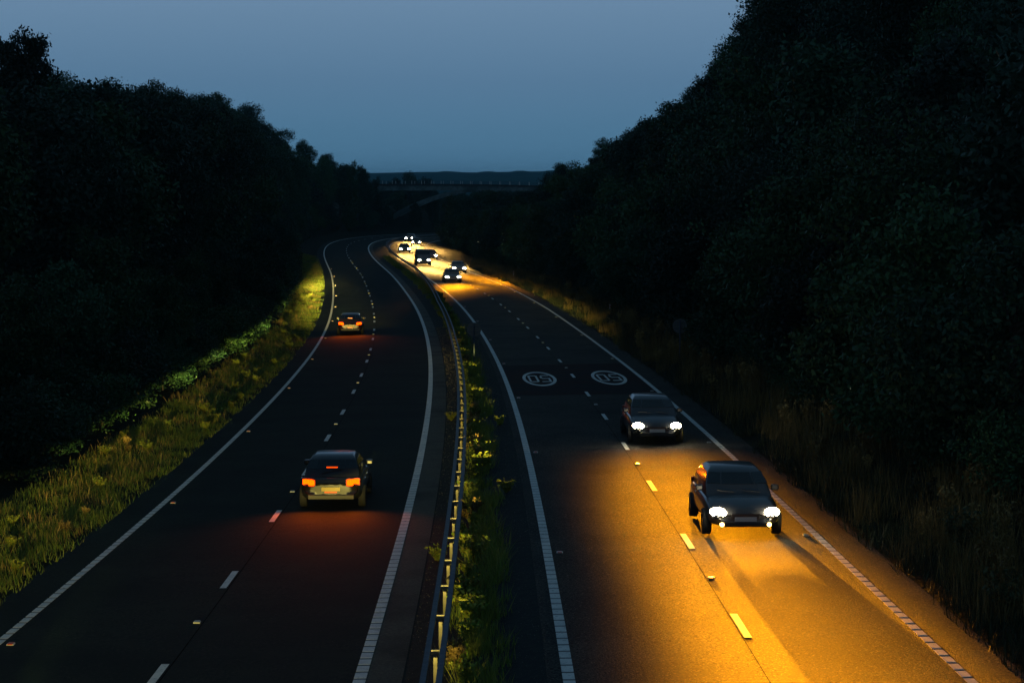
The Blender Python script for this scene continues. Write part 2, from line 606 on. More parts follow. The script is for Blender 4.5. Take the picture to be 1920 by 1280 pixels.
for k, s in enumerate(np.arange(-4, 272, 2.8)):
    o = p0 if k == 0 else p0.copy()
    if k:
        C.objects.link(o)
    o.location = Vector(surf(s, tb(s))) - Vector(surf(0, -.4))
    o.rotation_euler = (0, 0, -psi(s))

# ------------------------------------------------------------------ signs and marker posts


def sign_back(s, t, hgt, label):
    P = ground(s, t)
    r = empty('road_sign', tuple(P), -psi(s))
    mb = MB(); mb.tube([(0, 0, -.4), (0, 0, hgt)], .038, 10)
    mb.build('post', M['steel'], r, smooth=False)
    mb = MB()
    N = 40
    zc, rr = hgt - .32, .38
    fr = [(rr * math.cos(2 * PI * k / N), .055, zc + rr * math.sin(2 * PI * k / N)) for k in range(N)]
    bk = [(x, .075, z) for x, y, z in fr]
    mb.poly(fr); mb.poly(bk[::-1])
    for k in range(N):
        mb.quad(fr[k], bk[k], bk[(k + 1) % N], fr[(k + 1) % N])
    d = mb.build('sign_plate', M['grey_sign'], r)
    mb = MB()
    for z in (-.15, .15):
        mb.box(-.3, .3, .038, .0545, zc + z - .02, zc + z + .02)
    mb.build('bracket', M['steel'], r)
    tag(r, label, 'road sign', 'backs of round speed signs')


sign_back(76, .55, 2.2, 'back of a round speed sign on a post in the central reserve')
sign_back(72, 11.2, 2.0, 'back of a round speed sign on a post below the wooded bank')


def marker_post(s, t, label):
    P = ground(s, t)
    r = empty('marker_post', tuple(P), -psi(s))
    mb = MB(); mb.box(-.05, .05, -.02, .02, -.2, .75)
    mb.build('post_body', M['white_plastic'], r, bevel=.01)
    mb = MB(); mb.box(-.035, .035, -.028, -.021, .52, .70)
    mb.build('reflector', M['stud_red'], r)
    tag(r, label, 'marker post')


marker_post(108, 11.6, 'small white marker post on the verge below the woods, upright above the edge line')
marker_post(176, 10.8, 'tiny white marker post beyond the orange lit grass')

# ------------------------------------------------------------------ arch bridge
BY, BX = 425.0, -8.0
br = empty('arch_bridge', (BX, BY, 0), R(-1.2))
tag(br, 'pale concrete arch bridge carrying a road over the cutting in the distance', 'bridge')


def zdeck(x):
    return 8.55 - .00055 * (x + 12) ** 2 * (1 if x > -12 else .25)


mb = MB(); mc = MB()
xs = list(np.arange(-56, 61, 4.0))
for a, b in zip(xs, xs[1:]):
    for (y0, y1, zt, zb, tgt) in ((-4.5, 4.5, 0.0, -.55, mb), (-4.75, -4.5, .12, -1.15, mc), (4.5, 4.75, .12, -1.15, mc)):
        A = [(a, y0, zdeck(a) + zb), (a, y1, zdeck(a) + zb), (a, y1, zdeck(a) + zt), (a, y0, zdeck(a) + zt)]
        B_ = [(b, y, z - zdeck(a) + zdeck(b)) for _, y, z in A]
        for k in range(4):
            tgt.quad(A[k], A[(k + 1) % 4], B_[(k + 1) % 4], B_[k])
mb.build('deck', M['concrete_dark'], br)
mc.build('edge_beam', M['concrete'], br)
# dark cornice band above the pale beam
mb = MB()
for a, b in zip(xs, xs[1:]):
    for y0, y1 in ((-4.95, -4.76),):
        A = [(a, y0, zdeck(a) - .02), (a, y1, zdeck(a) - .02), (a, y1, zdeck(a) + .38), (a, y0, zdeck(a) + .38)]
        B_ = [(b, y, z - zdeck(a) + zdeck(b)) for _, y, z in A]
        for k in range(4):
            mb.quad(A[k], A[(k + 1) % 4], B_[(k + 1) % 4], B_[k])
mb.build('parapet_plinth', M['concrete_dark'], br)
# the arch: two curved ribs springing from the banks
XC, HS = 4.0, 21.0
for yy in (-3.6, 3.6):
    mb = MB()
    pr = None
    for k in range(33):
        u = -1.25 + 2.5 * k / 32
        x = XC + HS * u
        zl = 7.35 - 5.2 * abs(u) ** 2.1
        th = .50 + .75 * abs(u)
        zt = min(zl + th + .1, zdeck(x) - .56)
        ring = [(x, yy - .9, zl), (x, yy + .9, zl), (x, yy + .9, zt), (x, yy - .9, zt)]
        if pr:
            for q in range(4):
                mb.quad(pr[q], pr[(q + 1) % 4], ring[(q + 1) % 4], ring[q])
        pr = ring
    mb.build('arch_rib', M['concrete'], br)
for sx in (-1, 1):
    mb = MB(); mb.box(XC + sx * 27 - 2.2, XC + sx * 27 + 2.2, -5, 5, -8, -.2)
    mb.build('springing_block', M['concrete'], br)
    mb = MB(); mb.box((-57 if sx < 0 else 52), (-50 if sx < 0 else 59), -4.4, 4.4, -2, 7.0)
    mb.build('abutment', M['concrete'], br)
pp = MB(); pp.box(-.055, .055, -.055, .055, 0, 1.0)
p0 = pp.build('parapet_post', M['white_plastic'], br)
k = 0
for yy in (-4.86, 4.62):
    for x in np.arange(-50, 50, 2.3):
        o = p0 if k == 0 else p0.copy()
        if k:
            C.objects.link(o)
        o.location = (x, yy, zdeck(x) + .12)
        k += 1
for yy in (-4.86, 4.62):
    for zz in (.40, .68, .95):
        mb = MB()
        mb.tube([(x, yy, zdeck(x) + .12 + zz) for x in xs], .028, 6)
        mb.build('parapet_rail', M['steel'], br)


# ------------------------------------------------------------------ trees
def leaf_quads(cent, n, spread, size, up=.3):
    """n small leaves round each centre"""
    c = np.repeat(cent, n, 0)
    N = len(c)
    d = rng.normal(size=(N, 3)) * spread
    d[:, 2] *= .7
    c = c + d
    u = rng.normal(size=(N, 3)); u /= np.linalg.norm(u, axis=1)[:, None]
    a = rng.normal(size=(N, 3)); a[:, 2] += up
    v = np.cross(u, a); v /= np.linalg.norm(v, axis=1)[:, None] + 1e-6
    sz = size * rng.uniform(.55, 1.35, (N, 1))
    L, W_ = u * sz, v * sz * .52
    return np.stack([c - L, c + W_ - L * .1, c + L, c - W_ - L * .1], 1).reshape(-1, 3)


def make_tree(name, seed, H=10., width=4., low=.12, nclus=420, nleaf=46, leaf=.135, spread=.34, m='leaf_dark', bark='bark', trunk_h=.35, lobes=9, gap=.0):
    r_ = np.random.default_rng(seed)
    root = empty(name, (0, 0, -500))
    # lobes make the uneven outline
    lc = []
    for k in range(lobes):
        zz = low + (1 - low) * (k + .6) / lobes
        wid = width * (1 - abs(zz - .48) ** 1.6 * 1.45)
        an = r_.uniform(0, 2 * PI)
        rad = r_.uniform(.25, .75) * max(wid, .4)
        lc.append((rad * math.cos(an), rad * math.sin(an), zz * H * .93, r_.uniform(.55, 1.0) * max(wid, 1.3) * .62))
    lc.append((0, 0, H * .84, width * .36))
    lc.append((r_.uniform(-.3, .3), r_.uniform(-.3, .3), H * .5, width * .62))
    lc = np.array(lc)
    pts = []
    wts = lc[:, 3] ** 2
    wts /= wts.sum()
    for k in range(nclus):
        q = lc[r_.choice(len(lc), p=wts)]
        d = r_.normal(size=3); d /= np.linalg.norm(d)
        rr = q[3] * r_.uniform(.55, 1.05)
        pts.append((q[0] + d[0] * rr, q[1] + d[1] * rr, q[2] + d[2] * rr * .85))
    pts = np.array(pts)
    pts[:, 2] = np.clip(pts[:, 2], H * .05, H * 1.02)
    global rng
    keep = rng; rng = r_
    V = leaf_quads(pts, nleaf, spread, leaf)
    rng = keep
    link('crown', fastmesh('crown', V, 4, M[m]), root)
    mb = MB()
    th = H * trunk_h
    r0 = H * .018
    mb.tube([(0, 0, -.6), (.05, .02, th * .5), (r_.uniform(-.2, .2), r_.uniform(-.2, .2), th), (r_.uniform(-.4, .4), r_.uniform(-.4, .4), H * .8)], [r0 * 1.3, r0, r0 * .85, r0 * .2], 8)
    for k in range(12):
        q = pts[r_.integers(len(pts))]
        z0 = r_.uniform(th * .8, H * .6)
        mb.tube([(0, 0, z0), (q[0] * .5, q[1] * .5, (z0 + max(q[2], z0)) / 2 + .2), (q[0], q[1], max(q[2], z0 + .3))], [r0 * .45, r0 * .28, r0 * .06], 5)
    mb.build('trunk', M[bark], root)
    return root


PROTO = []
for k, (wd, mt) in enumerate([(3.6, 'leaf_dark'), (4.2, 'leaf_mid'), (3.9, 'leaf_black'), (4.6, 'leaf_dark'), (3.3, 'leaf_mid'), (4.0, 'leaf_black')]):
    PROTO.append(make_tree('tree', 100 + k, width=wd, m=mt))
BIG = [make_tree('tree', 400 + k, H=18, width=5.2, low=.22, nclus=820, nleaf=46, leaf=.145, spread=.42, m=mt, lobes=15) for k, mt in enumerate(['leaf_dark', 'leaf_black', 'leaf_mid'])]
SPARSE = make_tree('tree', 301, width=3.4, low=.35, nclus=190, nleaf=60, leaf=.17, spread=.36, m='leaf_black', lobes=8)
BUSH = [make_tree('bush', 200 + k, H=3.2, width=2.0, low=.1, nclus=150, nleaf=36, leaf=.08, spread=.26, m=mt, trunk_h=.2, lobes=7) for k, mt in enumerate(['leaf_mid', 'leaf_dark', 'leaf_black'])]

SKX = [0, 60, 105, 128, 150, 195, 230, 260, 300, 330, 350, 410, 460, 500, 530, 550, 590, 615, 640, 680, 705, 714, 716, 972, 974, 1015, 1060, 1130, 1200, 1240, 1252, 1290, 1310, 1345, 1365, 1400, 1500, 1920]
SKYL = [128, 125, 130, 150, 146, 155, 165, 172, 176, 172, 180, 180, 192, 205, 228, 248, 258, 288, 296, 302, 318, 352, 360, 360, 345, 322, 302, 252, 217, 195, 150, 128, 85, 45, 5, -60, -150, -330]


def skyline(px):
    return float(np.interp(px, SKX, SKYL))


def used_scale(P, Hwant, wfrac, behind=False):
    """height allowed so that no part of the crown passes the skyline of the woods"""
    lo = Hwant
    jit = random.uniform(-13, 12)
    for q in (-3.7, -2, 0, 2, 3.7):
        X = P[0] + q * min(Hwant / 8, 1.1)
        px, py, D = project((X, P[1], P[2]))
        lim = skyline(px) + (jit if not 712 < px < 980 else 0)
        if behind:
            lim = min(lim, 352)
        # height at which y = lim
        ang = math.atan((640 - lim) / FPX) - PITCH
        zmax = CAMH + math.hypot(X, P[1]) * math.tan(ang)
        lo = min(lo, zmax - P[2])
    return lo


trees = []
cnt = 0


def put_tree(s, t, Hw, pr=None, behind=False, base=10.):
    global cnt
    P = ground(s, t)
    px, py, D = project(P)
    if D < 20 or px < -110 * 60 / D - 60 or px > 1920 + 60 + 110 * 60 / D:
        return None
    Hh = used_scale(P, Hw, .8, behind)
    if Hh < 2.2:
        return None
    if pr is None and Hh > 12.5:
        pr = BIG[random.randrange(3)]
        wx = Hh / 18 * random.uniform(.85, 1.1)
        o = copy_thing(pr, tuple(P), random.uniform(0, 6.28), (wx, wx, Hh / 17.1))
        trees.append((o, s, t, px, project((P[0], P[1], P[2] + Hh))[1]))
        return o
    if pr is None:
        pr = PROTO[random.randrange(len(PROTO))]
    wx = max(Hh, min(Hw, 7.5)) * random.uniform(.95, 1.12) / base
    o = copy_thing(pr, tuple(P), random.uniform(0, 6.28), (wx, wx, Hh / base * 1.03))
    trees.append((o, s, t, px, project((P[0], P[1], P[2] + Hh))[1]))
    cnt += 1
    return o


# left cutting
for t0, st, Hw in ((-15.6, 7.0, 7.0), (-21, 8.0, 13), (-28, 9.0, 20.0), (-37, 12, 20.0)):
    s = 34 + random.uniform(0, 4)
    while s < 400:
        tt = t0 + random.uniform(-1.2, 1.2)
        put_tree(s, tt if t0 != -15.6 else min(tt, -15.2), Hw * random.uniform(.85, 1.15) * (.8 if (t0 == -15.6) else 1))
        s += st * random.uniform(.85, 1.2) * (1 + s / 700)
# right cutting
for t0, st, Hw in ((14.2, 7.5, 7.5), (19.5, 8.0, 11), (26, 8.5, 17.0), (33.5, 10.5, 22.0), (43, 14, 24)):
    s = 14 + random.uniform(0, 4)
    while s < 372:
        tt = t0 + random.uniform(-1.2, 1.2)
        put_tree(s, tt, Hw * random.uniform(.85, 1.15))
        s += st * random.uniform(.85, 1.2) * (1 + s / 700)
for tt, s0 in ((-17, 405), (-24, 418), (-32, 410), (-17, 440), (-17, 470), (-24, 455), (-27, 480), (-19, 500)):
    put_tree(s0, tt, 7.5)
for x, y, h in ((-44, 466, 8), (-38, 474, 9), (-31, 462, 8), (-25, 470, 8.5), (-19, 462, 7.6), (-13, 472, 8.6), (-7, 468, 8.2), (-1, 478, 8.8), (5, 484, 8.8), (-35, 455, 7), (-21, 480, 9), (-9, 490, 9.3), (3, 496, 9)):
    o = copy_thing(PROTO[random.randrange(6)], (x, y, -1.4), x, (.75, .75, h / 10))
    tag(o, 'dark tree closing the view beneath the arch bridge', 'tree', 'trees seen beneath the arch bridge')
for x, y, zt, wd in ((-32.6, 398, 12.6, .52), (-35.0, 390, 13.6, .6), (-31.3, 410, 10.4, .45), (-34.5, 404, 13.0, .6)):
    o = copy_thing(PROTO[random.randrange(6)], (x, y, 1.2), x * 3, (wd, wd, (zt - 1.2) / 9.9))
    tag(o, 'dark tree at the low end of the verge side skyline, beside the bridge end', 'tree', 'trees beside the bridge end')
# the clump that tops the bridge parapet, and the tall tree that breaks the skyline
for x, y, h in ((-31, 476, 11.5), (-27.5, 480, 13.2), (-23.5, 474, 11.6), (-34, 470, 9.6)):
    o = copy_thing(PROTO[2], (x, y, -.8), x, (h / 11, h / 11, h / 10))
    tag(o, 'dark tree in the clump standing above the parapet of the arch bridge', 'tree', 'clump of trees behind the arch bridge')
for i, (px, ptop, D, h) in enumerate(((14, 60, 104, 7.5), (74, 50, 101, 7.8))):
    x = (px - 960) / FPX * D
    ztop = CAMH + D * math.tan(math.atan((640 - ptop) / FPX) - PITCH)
    o = copy_thing(SPARSE, (x, D, ztop - h * 1.0), i * 2.0, (.50, .50, h / 10))
    tag(o, ['tall loose crowned tree at the very corner of the skyline', 'tallest tree on the grassy verge side, sky showing through its round crown'][i], 'tree')
# two pale stems in front of the woods
for i, (px, py, s, t, h) in enumerate(((1412, 735, 66, 14.0, 7.2), (1440, 732, 67, 14.9, 7.5))):
    P = ground(s, t)
    r = empty('tree', tuple(P), .5 + i)
    mb = MB()
    mb.tube([(0, 0, -.4), (.03, 0, .5), (0, .05, 2.2), (-.06 + .05 * i, 0, 3.6), (-.10, .1, 4.6), (-.35, 0, h - .4)], [.11 + .05 * i, .08 + .04 * i, .075 + .03 * i, .07 + .02 * i, .055, .02], 9)
    mb.tube([(-.08, 0, 4.2), (.25, .1, 5.2), (.5, .1, h - .6)], [.04, .03, .012], 6)
    mb.tube([(-.2, 0, 5.2), (-.7, .1, 6.1)], [.03, .01], 5)
    mb.build('trunk', M['bark_pale'], r, smooth=True)
    c = rng.normal(size=(60, 3)) * [1.1, 1.1, .8] + [0, .5, h + .4]
    link('crown', fastmesh('crown', leaf_quads(c, 40, .35, .09), 4, M['leaf_black']), r)
    tag(r, ['slim pale stemmed tree at the foot of the wooded bank, forked high up',
            'thicker pale stemmed tree at the foot of the wooded bank'][i], 'tree')

for i, (s, t, h) in enumerate(((52, 15.0, 8.5), (58, 14.2, 5.5), (81, 14.8, 8.0), (96, 14.4, 7.0), (112, 14.8, 7.5), (40, 14.6, 7.5))):
    P = ground(s, t)
    r = empty('tree', tuple(P), 1.3 * i)
    mb = MB()
    k_ = random.uniform(-.25, .25)
    mb.tube([(0, 0, -.4), (.02, 0, h * .2), (k_, .05, h * .45), (k_ * 2, -.2, h * .7), (k_ * 2.2, -.3, h)], [.12, .09, .075, .045, .012], 8)
    mb.tube([(k_, .05, h * .45), (k_ + .6, .2, h * .62), (k_ + 1.0, .5, h * .85)], [.06, .04, .012], 6)
    mb.tube([(k_ * .7, .03, h * .35), (k_ - .7, .1, h * .50), (k_ - 1.3, -.2, h * .62)], [.045, .03, .01], 6)
    mb.build('trunk', M['bark_grey'], r, smooth=True)
    c = rng.normal(size=(70, 3)) * [1.2, 1.2, .9] + [k_ * 2, 0, h + .2]
    link('crown', fastmesh('crown', leaf_quads(c, 40, .35, .10), 4, M['leaf_mid']), r)
    tag(r, ['grey forked stem low in the near woods, behind the tall dry grass', 'short grey stem beside the taller forked one in the near woods', 'slim grey forked stem just beyond the two pale stems',
            'grey forked stem halfway along the foot of the wooded bank', 'grey stem farthest along the foot of the wooded bank', 'grey forked stem nearest the camera on the wooded bank'][i], 'tree')

# name the trees: those on the skyline one by one, the unlit mass behind and below them together
sky_l, sky_r = [], []
for o, s, t, px, top in trees:
    on = abs(top - skyline(px)) < 9 and 0 < px < 1400 and o.scale[2] > .3
    side = 'grassy verge' if t < 0 else 'steep wooded'
    if on:
        (sky_l if t < 0 else sky_r).append((px, o))
    else:
        zone = 'the foot' if abs(t) < 17.5 else ('the middle' if abs(t) < 30 else 'the top')
        far = 'near' if s < 110 else ('halfway along' if s < 230 else 'far along')
        sd = 'cutting beside the lit grass verge' if t < 0 else 'steep cutting beside the oncoming lanes'
        tag(o, f'dark leafy tree at {zone} of the {sd}, {far}', 'tree', f'trees massed on the {sd}')
ORD = ['first', 'second', 'third', 'fourth', 'fifth', 'sixth', 'seventh', 'eighth', 'ninth', 'tenth', 'eleventh', 'twelfth', 'thirteenth', 'fourteenth', 'fifteenth', 'sixteenth', 'seventeenth', 'eighteenth', 'nineteenth', 'twentieth']


def ordinal(n):
    return ORD[n] if n < 20 else {2: 'twenty', 3: 'thirty', 4: 'forty', 5: 'fifty', 6: 'sixty'}[(n + 1) // 10] + ('-' + ORD[(n + 1) % 10 - 1] if (n + 1) % 10 else 'th')


for lst, where in ((sky_l, 'verge side skyline, counted down towards the bridge'), (sky_r, 'oncoming side skyline, counted up from the bridge')):
    lst.sort(key=lambda q: q[0])
    for i, (px, o) in enumerate(lst):
        tag(o, f'{ordinal(i)} dark tree on the {where}', 'tree', 'trees on the skyline')

# bushes that close the foot of each cutting
bushes = {}


def put_bush(s, t, h, side):
    P = ground(s, t)
    px, py, D = project(P)
    if px < -80 or px > 2000:
        return
    Hh = used_scale(P, h, .8)
    if Hh < .8:
        return
    k = Hh / 3.2
    o = copy_thing(BUSH[random.randrange(3)], tuple(P), random.uniform(0, 6.28), (k * 1.15, k * 1.15, k))
    far = 'near' if s < 90 else ('halfway along' if s < 200 else 'far along')
    tag(o, f'dark bush at the edge of the {side}, {far}', 'bush', f'bushes along the {side}')


s = 30
while s < 330:
    put_bush(s, -14.2 + random.uniform(-.4, .2), random.uniform(1.8, 3.0), 'grass verge')
    s += 4.6 * random.uniform(.8, 1.2)
s = 10
while s < 330:
    put_bush(s, 13.1 + random.uniform(-.3, .5), random.uniform(1.6, 2.6), 'verge below the woods')
    s += 4.6 * random.uniform(.8, 1.2)
# bare twigs above the skyline by the tall tree, and pale blossom far along the wooded bank
D = 112.
x = (140 - 960) / FPX * D
r = empty('bare_sapling', (x, D, 11.0))
mb = MB()
mb.tube([(0, 0, 0), (.02, 0, 2.4), (.0, 0, 4.6)], [.03, .02, .006], 5)
for a, z, l in ((-.5, 2.6, .8), (.6, 2.8, 1.3), (-.4, 3.2, .9), (.35, 3.6, .7), (.9, 2.2, 1.6)):
    mb.tube([(0, 0, z), (a * .5, 0, z + l * .5), (a * .8, 0, z + l)], [.015, .01, .004], 4)
mb.build('twigs', M['bark'], r)
tag(r, 'bare twiggy sapling poking above the skyline beside the tall tree', 'sapling')
s_, t_ = 235, 16.0
P = ground(s_, t_, 2.6)
r = empty('blossoming_bush', tuple(ground(s_, t_)))
c = rng.normal(size=(26, 3)) * [1.5, 1.2, .45] + [.3, -1.0, 3.0]
link('blossom', fastmesh('blossom', leaf_quads(c, 10, .12, .06), 4, M['petal']), r)
c = rng.normal(size=(90, 3)) * [1.2, 1.2, .8] + [0, 0, 1.8]
link('foliage', fastmesh('foliage', leaf_quads(c, 40, .3, .08), 4, M['leaf_dark']), r)
tag(r, 'bush with pale blossom far along the wooded bank, below the bridge end', 'bush')

for p in PROTO + BIG + [SPARSE] + BUSH:
    for ch in list(p.children):
        bpy.data.objects.remove(ch)
    bpy.data.objects.remove(p)


# ------------------------------------------------------------------ grass and weeds
def blades(n, sfun, tfun, hlo, hhi, wd, lean=.35, fn=ground):
    s = sfun(n); t = tfun(n)
    P = fn(s, t)
    h = rng.uniform(hlo, hhi, n)
    an = rng.uniform(0, 2 * PI, n)
    ln = rng.normal(size=(n, 2)) * lean * h[:, None]
    wv = np.stack([np.cos(an), np.sin(an)], 1) * (wd * rng.uniform(.5, 1.3, n))[:, None]
    A = P.copy(); A[:, :2] -= wv; A[:, 2] -= .03
    B = P.copy(); B[:, :2] += wv; B[:, 2] -= .03
    T = P.copy(); T[:, :2] += ln; T[:, 2] += h
    return np.stack([A, B, T], 1).reshape(-1, 3)


def patchy(n, s0, s1, t0, t1, power=1.6, cl=420, spread=.35):
    """blade roots gathered into tufts, denser towards the camera"""
    cs_ = s0 + (s1 - s0) * rng.random(cl) ** power
    ct_ = rng.uniform(t0, t1, cl)
    k = rng.integers(0, cl, n)
    s = cs_[k] + rng.normal(size=n) * spread * 1.4
    t = ct_[k] + rng.normal(size=n) * spread
    return s, np.clip(t, min(t0, t1) - .25, max(t0, t1) + .25)


def grass(name, n, s0, s1, t0, t1, hlo, hhi, wd, m, label, cl=420, spread=.35, power=1.6, lean=.35):
    s, t = patchy(n, s0, s1, t0, t1, power, cl, spread)
    V = blades(n, lambda k: s, lambda k: t, hlo, hhi, wd, lean)
    o = link(name, fastmesh(name, V, 3, M[m]))
    tag(o, label, 'grass', kind='stuff')


grass('verge_grass', 125000, 8, 250, -12.9, -10.3, .05, .22, .012, 'grass', 'short green grass of the verge lit by headlights', cl=2600, spread=.22)
grass('verge_grass', 13000, 8, 250, -13.0, -10.6, .08, .32, .012, 'grass_dry', 'drier straw coloured grass mixed into the lit verge', cl=500, spread=.3)
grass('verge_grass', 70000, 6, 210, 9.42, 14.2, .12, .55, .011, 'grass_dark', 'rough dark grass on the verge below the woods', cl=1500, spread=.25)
grass('verge_grass', 34000, 6, 230, 9.7, 13.2, .30, 1.05, .010, 'grass_dry', 'tall dry grass stems on the verge below the woods', cl=420, spread=.25, lean=.15)
grass('reserve_grass', 40000, 4, 250, -.15, .70, .08, .5, .010, 'grass', 'thin grass growing along the foot of the crash barrier', cl=620, spread=.13, power=1.3)


def make_weed(seed, m, n=150, h=.45, r=.28, size=.045):
    global rng
    keep = rng; rng = np.random.default_rng(seed)
    root = empty('weed_clump', (0, 0, -500))
    k = 22
    a = rng.uniform(0, 2 * PI, k)
    tip = np.stack([np.cos(a) * r * rng.uniform(.3, 1.2, k), np.sin(a) * r * rng.uniform(.3, 1.2, k), h * rng.uniform(.5, 1.1, k)], 1)
    f = rng.uniform(.15, 1, (n, 1))
    c = tip[rng.integers(0, k, n)] * f
    V = leaf_quads(c, 4, .03, size)
    link('leaves', fastmesh('leaves', V, 4, M[m]), root)
    mb = MB()
    for q in tip:
        mb.tube([(0, 0, -.05), tuple(q * .5 + np.array([0, 0, .04])), tuple(q)], [.006, .005, .002], 4, cap=False)
    mb.build('stems', M['grass_dry'], root)
    rng = keep
    return root


WEED = [make_weed(k, 'weed', 170, .5, .3) for k in range(4)] + [make_weed(9, 'grass_dry', 120, .6, .3)]
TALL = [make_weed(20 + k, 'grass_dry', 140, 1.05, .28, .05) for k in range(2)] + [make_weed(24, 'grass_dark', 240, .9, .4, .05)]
s = 7.0
i = 0
while s < 150:
    t = tb(s) + .24 + random.uniform(0, .45)
    o = copy_thing(WEED[random.randrange(5)], tuple(surf(s, t)), random.uniform(0, 6), (random.uniform(.65, 1.15),) * 3)
    far = 'nearest the camera' if s < 20 else ('halfway to the sign post' if s < 60 else 'where the barrier bends away')
    tag(o, f'yellow green weed clump hugging the crash barrier {far}', 'weed', 'weeds along the crash barrier')
    s += random.uniform(.5, 1.7) * (1 + s / 90)
    i += 1
for s, t in ((46.5, 1.05), (30.0, .98), (22.0, -.75), (52, -.8)):
    o = copy_thing(WEED[1], tuple(surf(s, t)), s, (.8, .8, .7))
    tag(o, {46.5: 'lone weed tuft in the dark gravel beside the oncoming edge line, farther one', 30.0: 'lone weed tuft in the dark gravel beside the oncoming edge line, nearer one',
            22.0: 'lone weed on the gravel between barrier and paler strip, nearer one', 52: 'lone weed on the gravel between barrier and paler strip, farther one'}[s], 'weed')
for k in range(120):
    s = 8 + 150 * random.random() ** 1.3
    t = random.uniform(10.0, 13.2)
    P = ground(s, t)
    px, py, D = project(P)
    if px > 1990:
        continue
    o = copy_thing(TALL[random.randrange(3)], tuple(P), random.uniform(0, 6), (random.uniform(.6, 1.15),) * 3)
    far = 'near' if s < 60 else ('halfway along' if s < 110 else 'far along')
    tag(o, f'tall brown weed on the verge below the woods, {far}', 'weed', 'tall weeds below the woods')
for k in range(70):
    s = 10 + 150 * random.random() ** 1.3
    t = random.uniform(-12.7, -10.5)
    P = ground(s, t)
    px, py, D = project(P)
    if px < -20:
        continue
    o = copy_thing(WEED[random.randrange(5)], tuple(P), random.uniform(0, 6), (random.uniform(.45, .8),) * 3)
    far = 'near' if s < 60 else ('halfway along' if s < 110 else 'far along')
    tag(o, f'leafy weed in the lit grass verge, {far}', 'weed', 'weeds in the lit grass verge')
for p in WEED + TALL:
    for ch in list(p.children):
        bpy.data.objects.remove(ch)
    bpy.data.objects.remove(p)
# loose stones on the reserve
n = 5200
s, t = rng.uniform(5, 110, n) ** 1.0, np.where(rng.random(n) < .45, rng.uniform(-1.02, -.3, n), rng.uniform(.2, 1.5, n))
P = surf(s, t, .012)
rad = rng.uniform(.004, .013, n) * (1 + s / 60)
oct_ = np.array([[1, 0, 0], [0, 1, 0], [-1, 0, 0], [0, -1, 0], [0, 0, .8], [0, 0, -.5]])
tri = np.array([[0, 1, 4], [1, 2, 4], [2, 3, 4], [3, 0, 4], [1, 0, 5], [2, 1, 5], [3, 2, 5], [0, 3, 5]])
V = (P[:, None, None, :] + oct_[tri][None] * rad[:, None, None, None] * rng.uniform(.6, 1.3, (n, 1, 1, 3))).reshape(-1, 3)
M['stone'] = leafmat('loose_stone', (.02, .02, .018), (.16, .14, .11), .8)
tag(link('gravel_stones', fastmesh('gravel_stones', V, 3, M['stone'])), 'loose pale stones scattered over the central reserve', 'gravel', kind='stuff')


# ------------------------------------------------------------------ cars
def beam(parent, loc, power, col, W_, reach, hl, toe=0., soft=.45, up=0.):
    """a dipped beam: intensity rises towards the cut-off so that the road is evenly lit out to `reach`"""
    d = bpy.data.lights.new('headlight_beam', 'SPOT')
    d.energy = power
    d.color = col
    d.spot_size = R(150)
    d.spot_blend = .3
    d.shadow_soft_size = .06
    d.use_nodes = True
    n, l = d.node_tree.nodes, d.node_tree.links
    em = n['Emission']
    t = n.new('ShaderNodeTexCoord')
    sp = n.new('ShaderNodeSeparateXYZ')
    l.new(t.outputs['Normal'], sp.inputs[0])

    def mth(op, a, b=None, clamp=False):
        q = n.new('ShaderNodeMath')
        q.operation = op
        q.use_clamp = clamp
        for i, v in enumerate((a, b)):
            if v is None:
                continue
            if isinstance(v, (int, float)):
                q.inputs[i].default_value = v
            else:
                l.new(v, q.inputs[i])
        return q.outputs[0]
    az = mth('MAXIMUM', mth('ABSOLUTE', sp.outputs['Z']), .02)
    down = mth('DIVIDE', mth('MULTIPLY', sp.outputs['Y'], SIGN), az)      # tangent below the horizontal
    lat = mth('DIVIDE', sp.outputs['X'], az)
    cut = hl / reach
    r = mth('DIVIDE', hl, mth('MAXIMUM', down, cut))
    x = mth('DIVIDE', mth('MULTIPLY', lat, r), W_)
    g = mth('EXPONENT', mth('MULTIPLY', mth('POWER', mth('ABSOLUTE', x), 3.2), -1.0))
    r3 = mth('POWER', mth('DIVIDE', r, reach), 2.6)
    # soft cut-off above the horizontal
    c = mth('ADD', mth('DIVIDE', mth('ADD', down, -cut * (1 - soft)), cut * soft), 0.0, True)
    c = mth('MAXIMUM', c, .002)
    l.new(mth('MULTIPLY', mth('MULTIPLY', g, r3), c), em.inputs['Strength'])
    o = bpy.data.objects.new('headlight_beam', d)
    C.objects.link(o)
    o.parent = parent
    o.location = loc
    o.rotation_euler = (R(90) + up, 0, toe)
    return o


SIGN = -1.0


def ring_pts(y, w_, zb, zt, top=.80):
    return [(0, y, zb), (w_ * .80, y, zb), (w_ * .97, y, zb + .12), (w_, y, zb + (zt - zb) * .45), (w_ * .985, y, zb + (zt - zb) * .72), (w_ * .90, y, zt - .03), (w_ * top * .6, y, zt), (0, y, zt + .01)]


